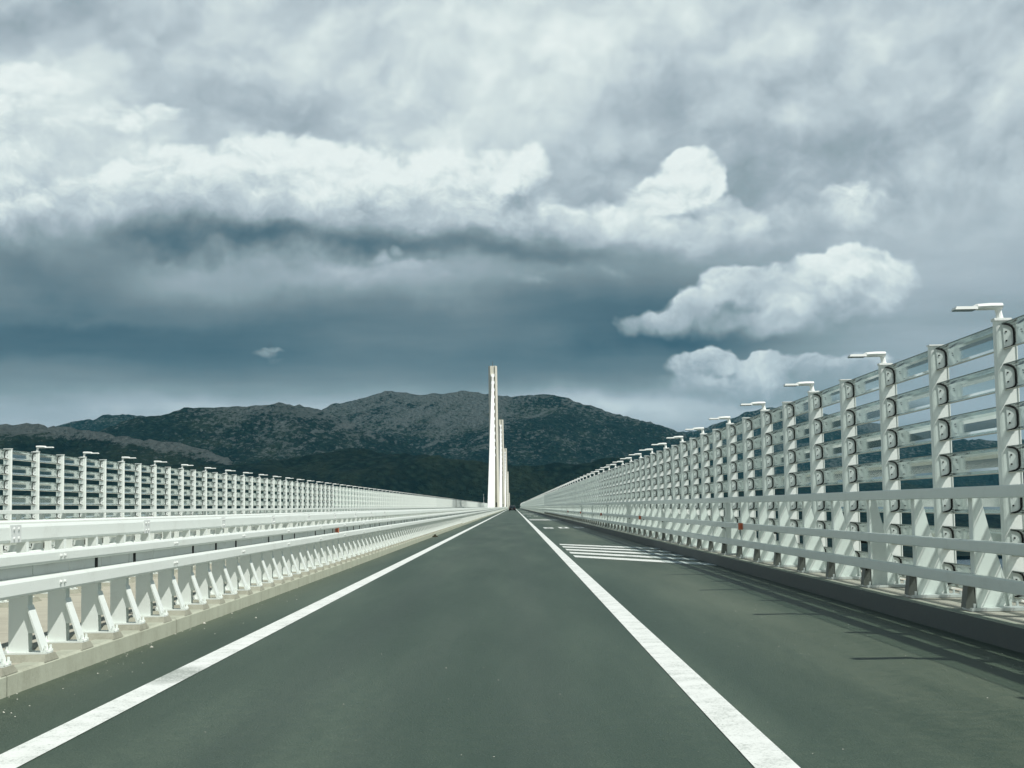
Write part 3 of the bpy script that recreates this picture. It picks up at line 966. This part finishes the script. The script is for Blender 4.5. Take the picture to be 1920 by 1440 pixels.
    # the long bright bank that darkens towards its base
    L = cloud(L, [(270,335,100,46),(400,325,150,62),(540,300,150,70),(690,325,150,62),(800,325,110,58),(930,325,110,56),(1010,325,55,62),
                  (140,400,300,80),(500,410,520,90),(860,415,300,75)],
              [(205,1.04),(275,1.01),(325,.95),(360,.87),(390,.79),(420,.71),(450,.60),(475,.51),(510,.44)], .50, .55, 1.15, bil=.8, sw=.22, rag=1.6)
    L = cloud(L, [(560,385,430,34)], [(340,.86),(385,.76),(430,.64)], .8, 1.6, .9, kk=.55, bil=.4, rag=2.0)
    L = cloud(L, [(1000,425,240,55),(1200,450,300,46),(1420,455,260,42)], [(360,.88),(420,.82),(460,.73),(490,.62),(520,.50)], .45, 1.0, .7, kk=.9, bil=.5)
    # dark belly, then the paler roll beneath it
    for g in [(470,455,250,30,-.26),(760,466,240,22,-.23),(1000,488,170,16,-.17),(330,448,200,22,-.07),
              (520,535,330,34,.13),(900,545,260,30,.08),(330,520,120,34,.10)]:
        L = L + gauss(*g)
    L = cloud(L, [(310,512,45,30),(390,528,80,22),(520,522,170,20),(660,505,130,18),(770,497,60,16),(830,510,60,16),(980,525,150,14)],
              [(455,.80),(490,.72),(515,.65),(540,.56),(570,.47),(610,.40)], .6, 1.5, .7, kk=.75, bil=.4, rag=1.6)
    L = cloud(L, [(725,480,28,12),(755,466,18,11),(800,485,32,11)], [(440,.80),(480,.72),(520,.56)], .9, 1.2, .8, kk=.65, bil=.3, rag=2)
    # tall bright cumulus and its shelf
    L = cloud(L, [(1308,342,64,66),(1348,345,44,60),(1250,368,72,50),(1180,405,95,46),(1110,425,100,42),(1370,400,75,46),(1430,415,80,32),(1350,430,200,40)],
              [(265,1.05),(345,1.0),(390,.94),(425,.85),(455,.76),(500,.62)], .42, .40, 1.4, bil=1.1, rag=.8)
    L = cloud(L, [(1420,462,260,40),(1600,445,170,45)], [(390,.82),(430,.79),(470,.71),(510,.58)], .5, 1.1, .8, kk=.9, bil=.5)
    L = cloud(L, [(1600,372,66,42),(1540,400,90,36),(1660,395,55,38),(1580,428,150,38)],
              [(315,.94),(370,.88),(410,.80),(470,.68)], .42, .42, 1.2, kk=1.0, bil=.9, rag=.8)
    L = cloud(L, [(1080,512,90,24),(1160,515,60,20),(1060,535,60,16)], [(480,.64),(520,.57),(560,.42)], .7, 1.3, .7, kk=.75, bil=.5, rag=1.6)
    # lower shelf clouds
    L = cloud(L, [(1184,606,30,30),(1222,600,36,32),(1262,598,44,34),(1315,582,75,46),(1410,540,86,56),(1500,545,120,62),(1600,510,120,58),(1680,525,70,60),(1480,600,250,42)],
              [(440,.97),(495,.94),(535,.87),(570,.78),(600,.68),(630,.56),(665,.48)], .40, .34, 1.1, bil=1.1, rag=.5)
    L = cloud(L, [(1295,690,50,38),(1345,678,55,34),(1430,690,65,30),(1520,686,55,28),(1620,690,75,40),(1450,725,260,36)],
              [(635,.88),(675,.79),(705,.69),(735,.60),(770,.53)], .40, .38, 1.0, bil=1.0, rag=.5)
    L = cloud(L, [(505,657,24,8),(528,668,20,6),(520,650,26,5)], [(640,.76),(660,.64),(680,.44)], 1.0, 1.8, .5, kk=.6, bil=.3, rag=2)
    # soft shoulder to the brightest values
    L = S.math('SMOOTH_MIN', L, .985, .10)
    col = ramp(L, [(0,(.022,.060,.095)),(.14,(.044,.098,.138)),(.26,(.098,.163,.200)),(.40,(.175,.240,.270)),(.52,(.250,.330,.362)),
                   (.66,(.385,.465,.515)),(.78,(.54,.632,.672)),(.90,(.72,.815,.81)),(1.0,(.89,.965,.94))])
    sky = nt.nodes.new('ShaderNodeTexSky'); sky.sky_type = 'NISHITA'; sky.sun_disc = False
    sky.sun_elevation = math.asin(SUN_DIR.z); sky.sun_rotation = math.atan2(SUN_DIR.x, SUN_DIR.y)
    b1 = nt.nodes.new('ShaderNodeBackground'); b1.inputs[1].default_value = .05
    nt.links.new(sky.outputs[0], b1.inputs[0])
    b2 = nt.nodes.new('ShaderNodeBackground'); S.put(b2.inputs[0], col); b2.inputs[1].default_value = 1.0
    mx = nt.nodes.new('ShaderNodeMixShader'); mx.inputs[0].default_value = .95
    nt.links.new(b1.outputs[0], mx.inputs[1]); nt.links.new(b2.outputs[0], mx.inputs[2])
    nt.links.new(mx.outputs[0], out.inputs[0])
build_world()

# ------------------------------------------------------------------ camera
cam = bpy.data.cameras.new('camera'); cam.sensor_width = 36.0; cam.lens = F/1920*36.0
cam.clip_start = .05; cam.clip_end = 60000
co = bpy.data.objects.new('camera', cam); C.objects.link(co)
pitch = math.atan((Y0-720)/F)
yaw = math.atan((X0-960-ROLL*(Y0-720)*.5)/F)
co.matrix_world = (Matrix.Translation((0,0,CAM_H)) @ Matrix.Rotation(yaw, 4, 'Z') @ Matrix.Rotation(math.pi/2 + pitch, 4, 'X') @ Matrix.Rotation(-ROLL, 4, 'Z'))
SC.camera = co

SC.view_settings.view_transform = 'Standard'; SC.view_settings.look = 'None'
SC.view_settings.exposure = 0.0; SC.view_settings.gamma = 1.0
SC.cycles.max_bounces = 8; SC.cycles.transparent_max_bounces = 24
SC.cycles.use_denoising = True
SC.cycles.use_adaptive_sampling = True; SC.cycles.adaptive_threshold = .015; SC.cycles.adaptive_min_samples = 12
